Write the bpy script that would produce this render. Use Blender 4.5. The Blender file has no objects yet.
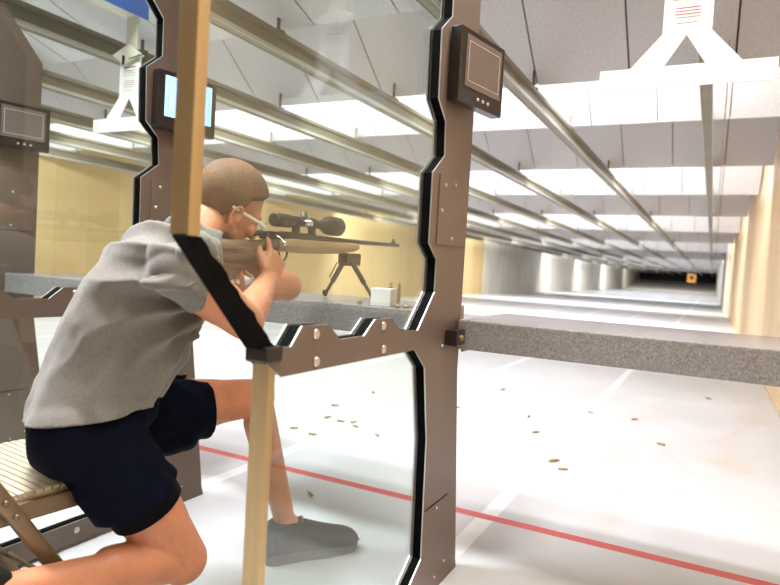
import bpy, bmesh, math, random
from mathutils import Vector, Matrix, noise
from mathutils.geometry import tessellate_polygon
random.seed(4)
sc = bpy.context.scene
col = sc.collection
H = 1.0
V = Vector

# ---------------------------------------------------------------- materials
def new_mat(name):
    m = bpy.data.materials.new(name); m.use_nodes = True
    nt = m.node_tree
    return m, nt, nt.nodes['Principled BSDF']

def N(nt, kind, **kw):
    n = nt.nodes.new(kind)
    for k, v in kw.items(): setattr(n, k, v)
    return n

def mat(name, c, rough=.5, metal=0., noise_amt=0., nscale=8., bump=0., bscale=60., spec=.5, stretch=None, emit=None, estr=0, sub=0):
    m, nt, b = new_mat(name)
    b.inputs['Base Color'].default_value = (*c, 1)
    b.inputs['Roughness'].default_value = rough
    b.inputs['Metallic'].default_value = metal
    b.inputs['Specular IOR Level'].default_value = spec
    tc = N(nt, 'ShaderNodeTexCoord'); mp = N(nt, 'ShaderNodeMapping')
    nt.links.new(tc.outputs['Object'], mp.inputs['Vector'])
    if stretch: mp.inputs['Scale'].default_value = stretch
    if noise_amt:
        nz = N(nt, 'ShaderNodeTexNoise'); nz.inputs['Scale'].default_value = nscale; nz.inputs['Detail'].default_value = 5
        nt.links.new(mp.outputs[0], nz.inputs['Vector'])
        r = N(nt, 'ShaderNodeValToRGB')
        r.color_ramp.elements[0].position = .3; r.color_ramp.elements[1].position = .7
        r.color_ramp.elements[0].color = (*[max(0, x*(1-noise_amt)) for x in c], 1)
        r.color_ramp.elements[1].color = (*[min(1, x*(1+noise_amt)) for x in c], 1)
        nt.links.new(nz.outputs['Fac'], r.inputs['Fac']); nt.links.new(r.outputs[0], b.inputs['Base Color'])
    if bump:
        nz = N(nt, 'ShaderNodeTexNoise'); nz.inputs['Scale'].default_value = bscale; nz.inputs['Detail'].default_value = 4
        nt.links.new(mp.outputs[0], nz.inputs['Vector'])
        bp = N(nt, 'ShaderNodeBump'); bp.inputs['Strength'].default_value = bump; bp.inputs['Distance'].default_value = .01
        nt.links.new(nz.outputs['Fac'], bp.inputs['Height']); nt.links.new(bp.outputs[0], b.inputs['Normal'])
    if emit:
        b.inputs['Emission Color'].default_value = (*emit, 1); b.inputs['Emission Strength'].default_value = estr
    if sub:
        b.inputs['Subsurface Weight'].default_value = sub
        b.inputs['Subsurface Radius'].default_value = (1, .4, .2); b.inputs['Subsurface Scale'].default_value = .01
    return m

def math_node(nt, op, a, bv=None, c=None):
    n = N(nt, 'ShaderNodeMath', operation=op)
    for i, x in enumerate((a, bv, c)):
        if x is None: continue
        if isinstance(x, (int, float)): n.inputs[i].default_value = x
        else: nt.links.new(x, n.inputs[i])
    return n.outputs[0]

def mix_col(nt, fac, a, b):
    n = N(nt, 'ShaderNodeMix', data_type='RGBA')
    if isinstance(fac, (int, float)): n.inputs[0].default_value = fac
    else: nt.links.new(fac, n.inputs[0])
    for idx, x in ((6, a), (7, b)):
        if isinstance(x, tuple): n.inputs[idx].default_value = (*x, 1)
        else: nt.links.new(x, n.inputs[idx])
    return n.outputs[2]

def floor_mat():
    m, nt, b = new_mat('painted_concrete_floor')
    tc = N(nt, 'ShaderNodeTexCoord'); sp = N(nt, 'ShaderNodeSeparateXYZ')
    nt.links.new(tc.outputs['Object'], sp.inputs[0])
    X, Y = sp.outputs[0], sp.outputs[1]
    nz = N(nt, 'ShaderNodeTexNoise'); nz.inputs['Scale'].default_value = .8; nz.inputs['Detail'].default_value = 7
    nt.links.new(tc.outputs['Object'], nz.inputs['Vector'])
    rp = N(nt, 'ShaderNodeValToRGB'); rp.color_ramp.elements[0].position = .35; rp.color_ramp.elements[1].position = .6
    rp.color_ramp.elements[0].color = (.60, .61, .63, 1); rp.color_ramp.elements[1].color = (.68, .69, .71, 1)
    nt.links.new(nz.outputs['Fac'], rp.inputs[0])
    # brownish scuffs near the right-hand wall
    mp = N(nt, 'ShaderNodeMapping'); mp.inputs['Scale'].default_value = (1.6, .8, 1); nt.links.new(tc.outputs['Object'], mp.inputs[0])
    n2 = N(nt, 'ShaderNodeTexNoise'); n2.inputs['Scale'].default_value = 1.3; n2.inputs['Detail'].default_value = 6; n2.inputs['Distortion'].default_value = 1.2
    nt.links.new(mp.outputs[0], n2.inputs['Vector'])
    r2 = N(nt, 'ShaderNodeValToRGB'); r2.color_ramp.elements[0].position = .52; r2.color_ramp.elements[1].position = .75
    nt.links.new(n2.outputs['Fac'], r2.inputs[0])
    gx = N(nt, 'ShaderNodeMapRange'); gx.inputs[1].default_value = -1.3; gx.inputs[2].default_value = .3; nt.links.new(X, gx.inputs[0])
    st = math_node(nt, 'MULTIPLY', math_node(nt, 'MULTIPLY', r2.outputs[0], gx.outputs[0]), .7)
    c = mix_col(nt, st, rp.outputs[0], (.62, .48, .36))
    # lane lines
    u = math_node(nt, 'ADD', X, .757 + 1.17*20)
    u = math_node(nt, 'MODULO', math_node(nt, 'ADD', u, .585), 1.17)
    ln = math_node(nt, 'LESS_THAN', math_node(nt, 'ABSOLUTE', math_node(nt, 'SUBTRACT', u, .585)), .035)
    ln = math_node(nt, 'MULTIPLY', ln, math_node(nt, 'LESS_THAN', X, .2))
    wear = math_node(nt, 'GREATER_THAN', nz.outputs['Fac'], .22)
    c = mix_col(nt, math_node(nt, 'MULTIPLY', math_node(nt, 'MULTIPLY', ln, wear), .9), c, (.9, .9, .9))
    red = math_node(nt, 'LESS_THAN', math_node(nt, 'ABSOLUTE', math_node(nt, 'SUBTRACT', Y, 2.475)), .028)
    rv = N(nt, 'ShaderNodeTexNoise'); rv.inputs['Scale'].default_value = 6; nt.links.new(tc.outputs['Object'], rv.inputs['Vector'])
    rc = mix_col(nt, rv.outputs['Fac'], (.62, .10, .10), (.72, .17, .17))
    c = mix_col(nt, red, c, rc)
    nt.links.new(c, b.inputs['Base Color'])
    b.inputs['Roughness'].default_value = .42
    b.inputs['Specular IOR Level'].default_value = .3
    return m

def wood_mat(name, c1, c2, plank=.32, rough=.45):
    """upright veneer boards; the wall runs along object Y"""
    m, nt, b = new_mat(name)
    tc = N(nt, 'ShaderNodeTexCoord'); sp = N(nt, 'ShaderNodeSeparateXYZ'); nt.links.new(tc.outputs['Object'], sp.inputs[0])
    idx = math_node(nt, 'FLOOR', math_node(nt, 'DIVIDE', sp.outputs[1], plank))
    wn = N(nt, 'ShaderNodeTexWhiteNoise', noise_dimensions='1D'); nt.links.new(idx, wn.inputs['W'])
    mp = N(nt, 'ShaderNodeMapping'); mp.inputs['Scale'].default_value = (9, 9, .5); nt.links.new(tc.outputs['Object'], mp.inputs[0])
    nz = N(nt, 'ShaderNodeTexNoise'); nz.inputs['Scale'].default_value = 2; nz.inputs['Detail'].default_value = 6; nt.links.new(mp.outputs[0], nz.inputs['Vector'])
    f = math_node(nt, 'ADD', math_node(nt, 'MULTIPLY', wn.outputs[0], .55), math_node(nt, 'MULTIPLY', nz.outputs['Fac'], .45))
    c = mix_col(nt, f, c1, c2)
    fr = math_node(nt, 'FRACT', math_node(nt, 'DIVIDE', sp.outputs[1], plank))
    seam = math_node(nt, 'LESS_THAN', fr, .012)
    c = mix_col(nt, math_node(nt, 'MULTIPLY', seam, .5), c, tuple(x*.5 for x in c1))
    nt.links.new(c, b.inputs['Base Color'])
    b.inputs['Roughness'].default_value = rough; b.inputs['Specular IOR Level'].default_value = .3
    return m

def glass_mat():
    m, nt, b = new_mat('clear_divider_glass')
    out = nt.nodes['Material Output']; nt.nodes.remove(b)
    tr = N(nt, 'ShaderNodeBsdfTransparent'); tr.inputs[0].default_value = (.905, .955, .94, 1)
    gl = N(nt, 'ShaderNodeBsdfGlossy'); gl.inputs['Roughness'].default_value = .0; gl.inputs[0].default_value = (1, 1, 1, 1)
    fr = N(nt, 'ShaderNodeFresnel'); ge = N(nt, 'ShaderNodeNewGeometry')
    nt.links.new(math_node(nt, 'MULTIPLY_ADD', ge.outputs['Backfacing'], 1/1.5-1.5, 1.5), fr.inputs[0])
    mx = N(nt, 'ShaderNodeMixShader')
    nt.links.new(fr.outputs[0], mx.inputs[0]); nt.links.new(tr.outputs[0], mx.inputs[1]); nt.links.new(gl.outputs[0], mx.inputs[2])
    nt.links.new(mx.outputs[0], out.inputs[0])
    return m

def stock_mat():
    m, nt, b = new_mat('laminated_walnut_stock')
    tc = N(nt, 'ShaderNodeTexCoord'); mp = N(nt, 'ShaderNodeMapping'); mp.inputs['Scale'].default_value = (14, 2.2, 26)
    mp.inputs['Rotation'].default_value = (.25, 0, 0)
    nt.links.new(tc.outputs['Object'], mp.inputs[0])
    nz = N(nt, 'ShaderNodeTexNoise'); nz.inputs['Scale'].default_value = 2.2; nz.inputs['Detail'].default_value = 5; nz.inputs['Distortion'].default_value = .6
    nt.links.new(mp.outputs[0], nz.inputs['Vector'])
    r = N(nt, 'ShaderNodeValToRGB'); r.color_ramp.elements[0].position = .35; r.color_ramp.elements[1].position = .66
    r.color_ramp.elements[0].color = (.045, .025, .015, 1); r.color_ramp.elements[1].color = (.22, .13, .08, 1)
    nt.links.new(nz.outputs['Fac'], r.inputs[0]); nt.links.new(r.outputs[0], b.inputs['Base Color']); b.inputs['Roughness'].default_value = .45
    return m

def board_mat():
    m, nt, b = new_mat('acoustic_board')
    tc = N(nt, 'ShaderNodeTexCoord')
    nz = N(nt, 'ShaderNodeTexNoise'); nz.inputs['Scale'].default_value = 55; nz.inputs['Detail'].default_value = 3; nt.links.new(tc.outputs['Object'], nz.inputs['Vector'])
    r = N(nt, 'ShaderNodeValToRGB'); r.color_ramp.elements[0].position = .3; r.color_ramp.elements[1].position = .6
    r.color_ramp.elements[0].color = (.54, .525, .53, 1); r.color_ramp.elements[1].color = (.62, .605, .61, 1)
    nt.links.new(nz.outputs['Fac'], r.inputs[0])
    vo = N(nt, 'ShaderNodeTexVoronoi'); vo.inputs['Scale'].default_value = 4.5; nt.links.new(tc.outputs['Object'], vo.inputs['Vector'])
    dot = math_node(nt, 'LESS_THAN', vo.outputs['Distance'], .035)
    c = mix_col(nt, math_node(nt, 'MULTIPLY', dot, .45), r.outputs[0], (.12, .10, .09))
    nt.links.new(c, b.inputs['Base Color']); b.inputs['Roughness'].default_value = .9
    return m

def shirt_mat():
    m, nt, b = new_mat('heather_grey_cotton')
    tc = N(nt, 'ShaderNodeTexCoord')
    nz = N(nt, 'ShaderNodeTexNoise'); nz.inputs['Scale'].default_value = 180; nz.inputs['Detail'].default_value = 3; nt.links.new(tc.outputs['Object'], nz.inputs['Vector'])
    c = mix_col(nt, nz.outputs['Fac'], (.125, .11, .094), (.225, .208, .19))
    nt.links.new(c, b.inputs['Base Color']); b.inputs['Roughness'].default_value = .95; b.inputs['Specular IOR Level'].default_value = .15
    b.inputs['Sheen Weight'].default_value = .2
    return m

def hair_mat():
    m, nt, b = new_mat('short_sandy_hair')
    tc = N(nt, 'ShaderNodeTexCoord')
    nz = N(nt, 'ShaderNodeTexNoise'); nz.inputs['Scale'].default_value = 220; nz.inputs['Detail'].default_value = 4; nt.links.new(tc.outputs['Object'], nz.inputs['Vector'])
    n2 = N(nt, 'ShaderNodeTexNoise'); n2.inputs['Scale'].default_value = 25; nt.links.new(tc.outputs['Object'], n2.inputs['Vector'])
    f = math_node(nt, 'ADD', math_node(nt, 'MULTIPLY', nz.outputs['Fac'], .7), math_node(nt, 'MULTIPLY', n2.outputs['Fac'], .3))
    r = N(nt, 'ShaderNodeValToRGB'); r.color_ramp.elements[0].position = .35; r.color_ramp.elements[1].position = .65
    r.color_ramp.elements[0].color = (.07, .032, .013, 1); r.color_ramp.elements[1].color = (.21, .10, .040, 1)
    nt.links.new(f, r.inputs[0]); nt.links.new(r.outputs[0], b.inputs['Base Color'])
    b.inputs['Roughness'].default_value = .75
    bp = N(nt, 'ShaderNodeBump'); bp.inputs['Strength'].default_value = .8; bp.inputs['Distance'].default_value = .003
    nt.links.new(nz.outputs['Fac'], bp.inputs['Height']); nt.links.new(bp.outputs[0], b.inputs['Normal'])
    return m

M = dict(
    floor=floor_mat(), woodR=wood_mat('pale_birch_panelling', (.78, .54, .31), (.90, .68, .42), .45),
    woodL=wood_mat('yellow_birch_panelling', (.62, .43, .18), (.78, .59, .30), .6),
    concrete=mat('board_marked_concrete', (.66, .62, .54), .85, noise_amt=.10, nscale=1.5, bump=.2, bscale=6, stretch=(1, 1, .35)),
    dark=mat('bullet_trap_dark', (.03, .028, .026), .9),
    ceil=mat('pale_ceiling', (.6, .6, .6), .9),
    board=board_mat(), backing=mat('baffle_backing', (.10, .085, .06), .9),
    rail=mat('galvanised_rail', (.19, .17, .115), .42, .3, noise_amt=.12, nscale=3),
    rail_lip=mat('bright_rail_edge', (.50, .49, .43), .35, .5),
    brown=mat('brown_powder_coated_steel', (.14, .103, .08), .42, .25, noise_amt=.06, nscale=3, bump=.05, bscale=400),
    edge=mat('bare_cut_steel_edge', (.55, .53, .50), .35, .8),
    rubber=mat('black_rubber', (.002, .002, .002), .7, bump=.25, bscale=120, spec=.05),
    tube=mat('brushed_brass_toned_tube', (.42, .30, .15), .38, .6, noise_amt=.05, nscale=2, stretch=(40, 40, 1)),
    bolt=mat('zinc_bolt', (.62, .56, .48), .3, .9),
    glass=glass_mat(),
    bench=mat('speckled_grey_bench_coating', (.215, .200, .200), .24, noise_amt=.34, nscale=210, spec=.8),
    casing=mat('black_monitor_plastic', (.012, .008, .007), .28),
    screen=mat('dark_standby_screen', (.11, .085, .075), .18, spec=.7),
    screen_line=mat('pale_screen_line', (.45, .38, .34), .4),
    screen_on=mat('lit_screen', (.1, .2, .3), .2, emit=(.30, .62, 1.0), estr=2.2),
    screen_txt=mat('lit_screen_marks', (.1, .1, .1), .2, emit=(.02, .10, .35), estr=1.2),
    white=mat('white_coated_hanger', (.74, .72, .70), .5), red=mat('red_print', (.38, .05, .07), .6), greyprint=mat('grey_print', (.26, .22, .23), .6),
    blue=mat('blue_carriage_cover', (.02, .10, .42), .4), cream=mat('cream_carriage_steel', (.62, .60, .48), .45, .1),
    skin=mat('warm_skin', (.53, .205, .105), .5, noise_amt=.10, nscale=14, sub=.08, bump=.12, bscale=90),
    shirt=shirt_mat(), hair=hair_mat(),
    shorts=mat('navy_black_shorts', (.003, .004, .011), .8, bump=.3, bscale=45, spec=.05),
    liner=mat('black_tight_undershort', (.002, .002, .003), .7, spec=.08),
    shoe=mat('charcoal_mesh_shoe', (.014, .014, .011), .8, noise_amt=.3, nscale=150, bump=.3, bscale=200, spec=.2),
    sole=mat('grey_foam_sole', (.07, .065, .06), .8), lace=mat('black_laces', (.11, .11, .10), .7),
    spec=mat('clear_grey_spectacle_plastic', (.62, .60, .52), .25), lens=glass_mat(),
    stock=stock_mat(), steel=mat('blued_steel', (.045, .034, .026), .35, .6), scope=mat('matt_black_scope', (.02, .018, .016), .5),
    tan=mat('forend_tan_wood', (.36, .24, .12), .5, noise_amt=.25, nscale=6, stretch=(8, 1, 12)), chrome=mat('bright_steel', (.75, .72, .66), .2, 1),
    seat=mat('ribbed_beige_seat', (.50, .42, .31), .65, noise_amt=.1, nscale=30), chair=mat('bronze_chair_steel', (.20, .13, .075), .4, .5),
    brass=mat('brass_case', (.40, .28, .12), .35, .8), boxw=mat('white_card_box', (.8, .79, .76), .6),
    target=mat('orange_target_card', (.75, .33, .08), .8), tbull=mat('dark_bullseye', (.04, .03, .03), .8),
    tube_light=mat('lamp_tube', (1, 1, 1), .5, emit=(1, .96, .90), estr=8),
    brick=mat('plain_rear_wall', (.30, .235, .16), .8, noise_amt=.08, nscale=2),
)

# ---------------------------------------------------------------- helpers
def tag(o, label=None, cat=None, group=None, kind=None):
    if label: o['label'] = label
    if cat: o['category'] = cat
    if group: o['group'] = group
    if kind: o['kind'] = kind
    return o

def link_bm(name, bm, mats, parent=None, smooth=False, loc=None):
    me = bpy.data.meshes.new(name)
    bmesh.ops.recalc_face_normals(bm, faces=bm.faces)
    bm.to_mesh(me); bm.free()
    if not isinstance(mats, (list, tuple)): mats = [mats]
    for m in mats: me.materials.append(m)
    if smooth:
        for p in me.polygons: p.use_smooth = True
    o = bpy.data.objects.new(name, me); col.objects.link(o)
    if parent: o.parent = parent
    if loc: o.location = loc
    return o

def empty(name, loc=(0, 0, 0), rz=0):
    o = bpy.data.objects.new(name, None); col.objects.link(o); o.location = loc; o.rotation_euler = (0, 0, rz)
    o.empty_display_size = .1
    return o

def copy_tree(o, parent=None):
    c = o.copy(); col.objects.link(c)
    if parent: c.parent = parent
    for ch in [x for x in KIDS(o)]: copy_tree(ch, c)
    return c
def KIDS(o): return [x for x in bpy.data.objects if x.parent == o]

def box(bm, lo, hi, mi=0, rot=None, bev=0):
    lo = V(lo); hi = V(hi); c = (lo+hi)/2; s = hi-lo
    mt = Matrix.Translation(c) @ (rot.to_4x4() if rot else Matrix()) @ Matrix.Diagonal((*s, 1))
    g = bmesh.ops.create_cube(bm, size=1, matrix=mt)
    fs = set(f for v in g['verts'] for f in v.link_faces)
    for f in fs: f.material_index = mi
    if bev:
        es = set(e for v in g['verts'] for e in v.link_edges)
        r = bmesh.ops.bevel(bm, geom=list(es), offset=bev, segments=2, affect='EDGES', profile=.5)
        for f in r['faces']: f.material_index = mi

def prism(bm, pts, axis, a, b, mi=0, side_mi=None):
    """polygon pts in the plane normal to axis, extruded from a to b"""
    def P(p, t):
        return V((t, p[0], p[1])) if axis == 'X' else (V((p[0], t, p[1])) if axis == 'Y' else V((p[0], p[1], t)))
    va = [bm.verts.new(P(p, a)) for p in pts]; vb = [bm.verts.new(P(p, b)) for p in pts]
    n = len(pts)
    for tri in tessellate_polygon([[V((p[0], p[1], 0)) for p in pts]]):
        for vs in (va, vb):
            try: bm.faces.new([vs[i] for i in tri]).material_index = mi
            except ValueError: pass
    for i in range(n):
        f = bm.faces.new((va[i], vb[i], vb[(i+1) % n], va[(i+1) % n])); f.material_index = mi if side_mi is None else side_mi

def capsule(bm, p0, p1, r0, r1, seg=20, rings=5, mi=0, sc0=(1, 1), flat=False, xaxis=None):
    """tapered rod with round ends; sc0 scales the section along its two axes"""
    p0 = V(p0); p1 = V(p1); d = p1-p0; L = d.length; d.normalize() if L else None
    if L == 0: d = V((0, 0, 1))
    up = V(xaxis) if xaxis else (V((0, 0, 1)) if abs(d.z) < .9 else V((1, 0, 0)))
    x = (up - d*up.dot(d)).normalized(); y = d.cross(x)
    prof = []
    if flat: prof = [(0, r0), (L, r1)]
    else:
        for i in range(rings+1):
            a = math.pi/2*(1-i/rings); prof.append((-math.sin(a)*r0, math.cos(a)*r0))
        for i in range(rings+1):
            a = math.pi/2*(i/rings); prof.append((L+math.sin(a)*r1, math.cos(a)*r1))
    prof_rings(bm, p0, d, x, y, prof, seg, mi, sc0)

def prof_rings(bm, p0, d, x, y, prof, seg, mi, sc0=(1, 1)):
    prev = None; first = None
    for (t, r) in prof:
        c = p0+d*t
        if r < 1e-5: ring = [bm.verts.new(c)]
        else: ring = [bm.verts.new(c+x*(r*math.cos(2*math.pi*k/seg)*sc0[0])+y*(r*math.sin(2*math.pi*k/seg)*sc0[1])) for k in range(seg)]
        if prev:
            if len(prev) == 1 and len(ring) > 1:
                for k in range(seg): bm.faces.new((prev[0], ring[k], ring[(k+1) % seg])).material_index = mi
            elif len(ring) == 1 and len(prev) > 1:
                for k in range(seg): bm.faces.new((ring[0], prev[(k+1) % seg], prev[k])).material_index = mi
            elif len(ring) > 1:
                for k in range(seg): bm.faces.new((prev[k], prev[(k+1) % seg], ring[(k+1) % seg], ring[k])).material_index = mi
        else: first = ring
        prev = ring
    if len(first) > 1: bm.faces.new(first[::-1]).material_index = mi
    if len(prev) > 1: bm.faces.new(prev).material_index = mi

def lathe(bm, p0, p1dir, prof, seg=24, mi=0):
    d = V(p1dir).normalized(); up = V((0, 0, 1)) if abs(d.z) < .9 else V((1, 0, 0))
    x = (up-d*up.dot(d)).normalized(); y = d.cross(x)
    prof_rings(bm, V(p0), d, x, y, prof, seg, mi)

def ellipsoid(bm, c, r, rot=None, seg=28, mi=0):
    mt = Matrix.Translation(V(c)) @ (rot.to_4x4() if rot else Matrix()) @ Matrix.Diagonal((*r, 1))
    g = bmesh.ops.create_uvsphere(bm, u_segments=seg, v_segments=seg//2, radius=1, matrix=mt)
    for v in g['verts']:
        for f in v.link_faces: f.material_index = mi

def evaluated(bm, mods):
    me = bpy.data.meshes.new('tmp'); bm.to_mesh(me); bm.free()
    o = bpy.data.objects.new('tmp', me); col.objects.link(o)
    for kind, kw in mods:
        md = o.modifiers.new(kind, kind)
        for k, v in kw.items(): setattr(md, k, v)
    dg = bpy.context.evaluated_depsgraph_get(); dg.update()
    res = bpy.data.meshes.new_from_object(o.evaluated_get(dg))
    bpy.data.objects.remove(o); bpy.data.meshes.remove(me)
    b2 = bmesh.new(); b2.from_mesh(res); bpy.data.meshes.remove(res)
    return b2

def blend(bm, voxel=.006, it=6, fac=.5):
    return evaluated(bm, [('REMESH', dict(mode='VOXEL', voxel_size=voxel, adaptivity=0.)), ('SMOOTH', dict(iterations=it, factor=fac))])

def cut(bm, co, no, center=None, rad=None):
    """remove what lies beyond the plane, only near center when given"""
    if center is None: fs = bm.faces[:]
    else:
        c = V(center); fs = [f for f in bm.faces if (f.calc_center_median()-c).length < rad]
    es = set(e for f in fs for e in f.edges); vs = set(v for f in fs for v in f.verts)
    bmesh.ops.bisect_plane(bm, geom=list(vs)+list(es)+fs, plane_co=co, plane_no=no, clear_outer=True, clear_inner=False)

# ---------------------------------------------------------------- setting
XL, XR = -9.5, .55
Y0, Y1 = -2.6, 98
CY = 3.3       # where the shooters' ceiling gives way to the range hall

bm = bmesh.new(); box(bm, (XL-.2, Y0-.2, -.2), (XR+.2, Y1+.2, 0)); tag(link_bm('floor', bm, M['floor']), kind='structure')
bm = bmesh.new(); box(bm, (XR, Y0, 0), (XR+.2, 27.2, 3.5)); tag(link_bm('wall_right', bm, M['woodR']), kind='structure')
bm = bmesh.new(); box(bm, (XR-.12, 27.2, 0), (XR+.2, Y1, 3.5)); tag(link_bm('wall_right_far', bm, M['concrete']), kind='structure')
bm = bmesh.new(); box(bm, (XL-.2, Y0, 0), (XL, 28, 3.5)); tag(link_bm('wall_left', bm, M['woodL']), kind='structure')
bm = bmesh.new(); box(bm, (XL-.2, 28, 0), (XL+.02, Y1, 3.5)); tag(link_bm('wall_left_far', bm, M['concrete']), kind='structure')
bm = bmesh.new(); box(bm, (XL-.2, Y1, 0), (XR+.2, Y1+.2, 3.5)); tag(link_bm('wall_far', bm, M['dark']), kind='structure')
bm = bmesh.new(); box(bm, (XL-.2, Y0-.2, 0), (XR+.2, Y0, 3.5)); tag(link_bm('wall_rear', bm, M['brick']), kind='structure')
bm = bmesh.new(); box(bm, (XL-.2, Y0-.2, 3.5), (XR+.2, Y1+.2, 3.7)); tag(link_bm('ceiling', bm, M['ceil']), kind='structure')
bm = bmesh.new(); prism(bm, [(80, 0), (Y1-.02, 0), (Y1-.02, 1.35)], 'X', XL+.03, XR-.13); o = link_bm('backstop_ramp', bm, M['concrete'])
tag(o, 'grey sloping backstop rising to the dark end of the range', 'backstop')
bm = bmesh.new(); box(bm, (XR-.012, Y0, 0), (XR, 27.2, .05)); tag(link_bm('baseboard_right', bm, M['woodR']), kind='structure')

# baffles
bott = [3.18, 4.72, 6.07, 8.46, 11.05, 14.5, 18.8, 23.5, 30, 38.5, 49, 62, 78]
ang = math.radians(38); ZB = 2.42
words = ['nearest to the benches', 'second', 'third', 'fourth', 'fifth', 'sixth', 'seventh', 'eighth', 'ninth', 'tenth', 'eleventh', 'twelfth', 'thirteenth']
for i, yb in enumerate(bott):
    L = 1.15 if i else 2.0
    a = ang if i else math.radians(17)
    root = empty('ceiling_baffle', (0, yb, ZB)); root.rotation_euler = (-a, 0, 0)
    shade = ('shaded grey' if i % 2 == 0 or i == 1 else 'brightly lit white')
    w = 'nearest to the shooting benches' if i == 0 else '%s in line from the shooting benches' % words[i]
    tag(root, ('slatted acoustic board baffle across the ceiling, ' + w), 'baffle', 'acoustic baffles across the ceiling')
    bw, gap = .60, .012 if i < 2 else .009
    bm = bmesh.new(); bw = .65 if i == 1 else .565; x = .03
    first = True
    xs = [XR-.02]
    while x > XL+.05: xs.append(x); x -= bw
    xs.append(XL+.03)
    for k in range(len(xs)-1):
        box(bm, (xs[k+1]+gap/2, -L, 0), (xs[k]-gap/2, 0, .03))
    link_bm('board_facing', bm, M['board'], root)
    bm = bmesh.new(); box(bm, (XL+.03, -L, .032), (XR-.02, 0, .07)); link_bm('backing_panel', bm, M['backing'], root)

# target rails
RZ = 2.24
def make_rail():
    r = empty('target_rail')
    prof = [(-.036, 0), (.036, 0), (.036, .016), (.014, .024), (.010, .09), (.030, .10), (.030, .128), (-.030, .128), (-.030, .10), (-.010, .09), (-.014, .024), (-.036, .016)]
    bm = bmesh.new(); prism(bm, prof, 'Y', 0, 92); link_bm('rail_beam', bm, M['rail'], r)
    for s in (-1, 1):
        bm = bmesh.new(); box(bm, (s*.036-.003, 0, -.006), (s*.036+.003, 92, .018)); link_bm('rail_lip', bm, M['rail_lip'], r)
    for y in [b-1.55 for b in bott]:
        bm = bmesh.new(); box(bm, (-.008, y-.008, .128), (.008, y+.008, .36)); box(bm, (-.035, y-.02, .125), (.035, y+.02, .137))
        link_bm('hanger_rod', bm, M['brown'], r)
    return r
rail0 = make_rail()
rx = [-.122-1.152*k for k in range(8)]
rw = ['above the empty bench at the right', 'above the seated shooter, second from the right wall', 'third from the right wall', 'fourth from the right wall', 'fifth from the right wall',
      'sixth from the right wall', 'seventh from the right wall', 'nearest to the yellow left wall']
for k, x in enumerate(rx):
    r = rail0 if k == 0 else copy_tree(rail0)
    r.location = (x, 1.45, RZ)
    tag(r, 'grey steel target rail, ' + rw[k], 'rail', 'target rails under the ceiling')
bm = bmesh.new(); capsule(bm, (-.006, 4.1, 2.415), (-.006, 80, 2.415), .006, .006, 6); tag(link_bm('overhead_cable', bm, M['rail_lip']), 'thin pale cable strung beside the rightmost target rail', 'cable')

# ---------------------------------------------------------------- lamps
def area(name, loc, sx, sy, power, color, rot=(0, 0, 0), spread=180):
    l = bpy.data.lights.new(name, 'AREA'); l.shape = 'RECTANGLE'; l.size = sx; l.size_y = sy
    l.energy = power; l.color = color; l.spread = math.radians(spread)
    o = bpy.data.objects.new(name, l); col.objects.link(o); o.location = loc; o.rotation_euler = rot
    return o
W = (.97, .97, 1)
PW = dict(range=1.0, room=1.0)
# lamps above the range, each row hidden behind a baffle and tilted down range
area('range_lamp_row', (-4.4, 3.42, 3.12), 9.2, .16, 120, W, (math.radians(8), 0, 0), 110)
for (y, z, p, tilt) in [(4.95, 2.62, 230, 52), (8.75, 2.62, 400, 52), (14.85, 2.62, 500, 52), (23.9, 2.62, 560, 52), (38.9, 2.62, 620, 50), (49.5, 2.62, 600, 50), (62.4, 2.62, 700, 50), (79, 2.62, 260, 50)]:
    area('range_lamp_row', (-4.4, y, z), 9.2, .12, p, W, (math.radians(tilt), 0, 0), 160)
# lamps in the shooters' room
for (x, y, p) in [(-.8, -1.0, 14), (-2.0, 1.0, 100), (-.12, 1.1, 30), (-4.4, .9, 70), (-6.8, .3, 50)]:
    area('room_lamp', (x, y, 2.98), 1.25, .28, p, (.96, .97, 1) if x == -2.0 else (1, .95, .88), spread=125)

area('bench_fill_light', (-.15, 1.78, 2.72), 1.0, .12, 26, (.97, .95, 1), spread=120)  # added fill light, put in only to brighten the right bench top

# ---------------------------------------------------------------- lane dividers
PLATE = [(1.50, 2.12), (1.56, 1.97), (1.678, 1.857), (1.68, 1.721), (1.610, 1.662), (1.617, 1.474), (1.676, 1.424), (1.684, 1.328), (1.606, 1.269), (1.609, 1.073),
         (1.669, 1.028), (1.669, .936), (1.567, .832), (1.461, .837), (1.407, .873), (1.318, .874), (1.269, .838), (1.163, .838), (1.115, .873), (1.018, .875),
         (.984, .837), (.925, .84), (.915, .81), (.958, .782), (1.557, .779), (1.631, .722), (1.677, .504), (1.69, .145), (1.60, .085),
         (.93, .085), (.93, .012), (1.80, .012), (1.83, 0), (1.995, 0), (1.985, .04), (1.892, .684), (1.896, 1.90), (1.70, 2.12)]
def inset(pts, d):
    """simple polygon offset inward"""
    n = len(pts); out = []
    area2 = sum(pts[i][0]*pts[(i+1) % n][1]-pts[(i+1) % n][0]*pts[i][1] for i in range(n))
    s = 1 if area2 > 0 else -1
    for i in range(n):
        a = V(pts[i-1]).to_2d() if False else V((*pts[i-1], 0)); b = V((*pts[i], 0)); c = V((*pts[(i+1) % n], 0))
        e1 = (b-a).normalized(); e2 = (c-b).normalized()
        n1 = V((-e1.y, e1.x, 0))*s; n2 = V((-e2.y, e2.x, 0))*s
        m = n1+n2
        if m.length < .2: out.append(pts[i]); continue
        m.normalize(); k = d/max(.5, m.dot(n1)); q = b+m*k; out.append((q.x, q.y))
    return out

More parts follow.
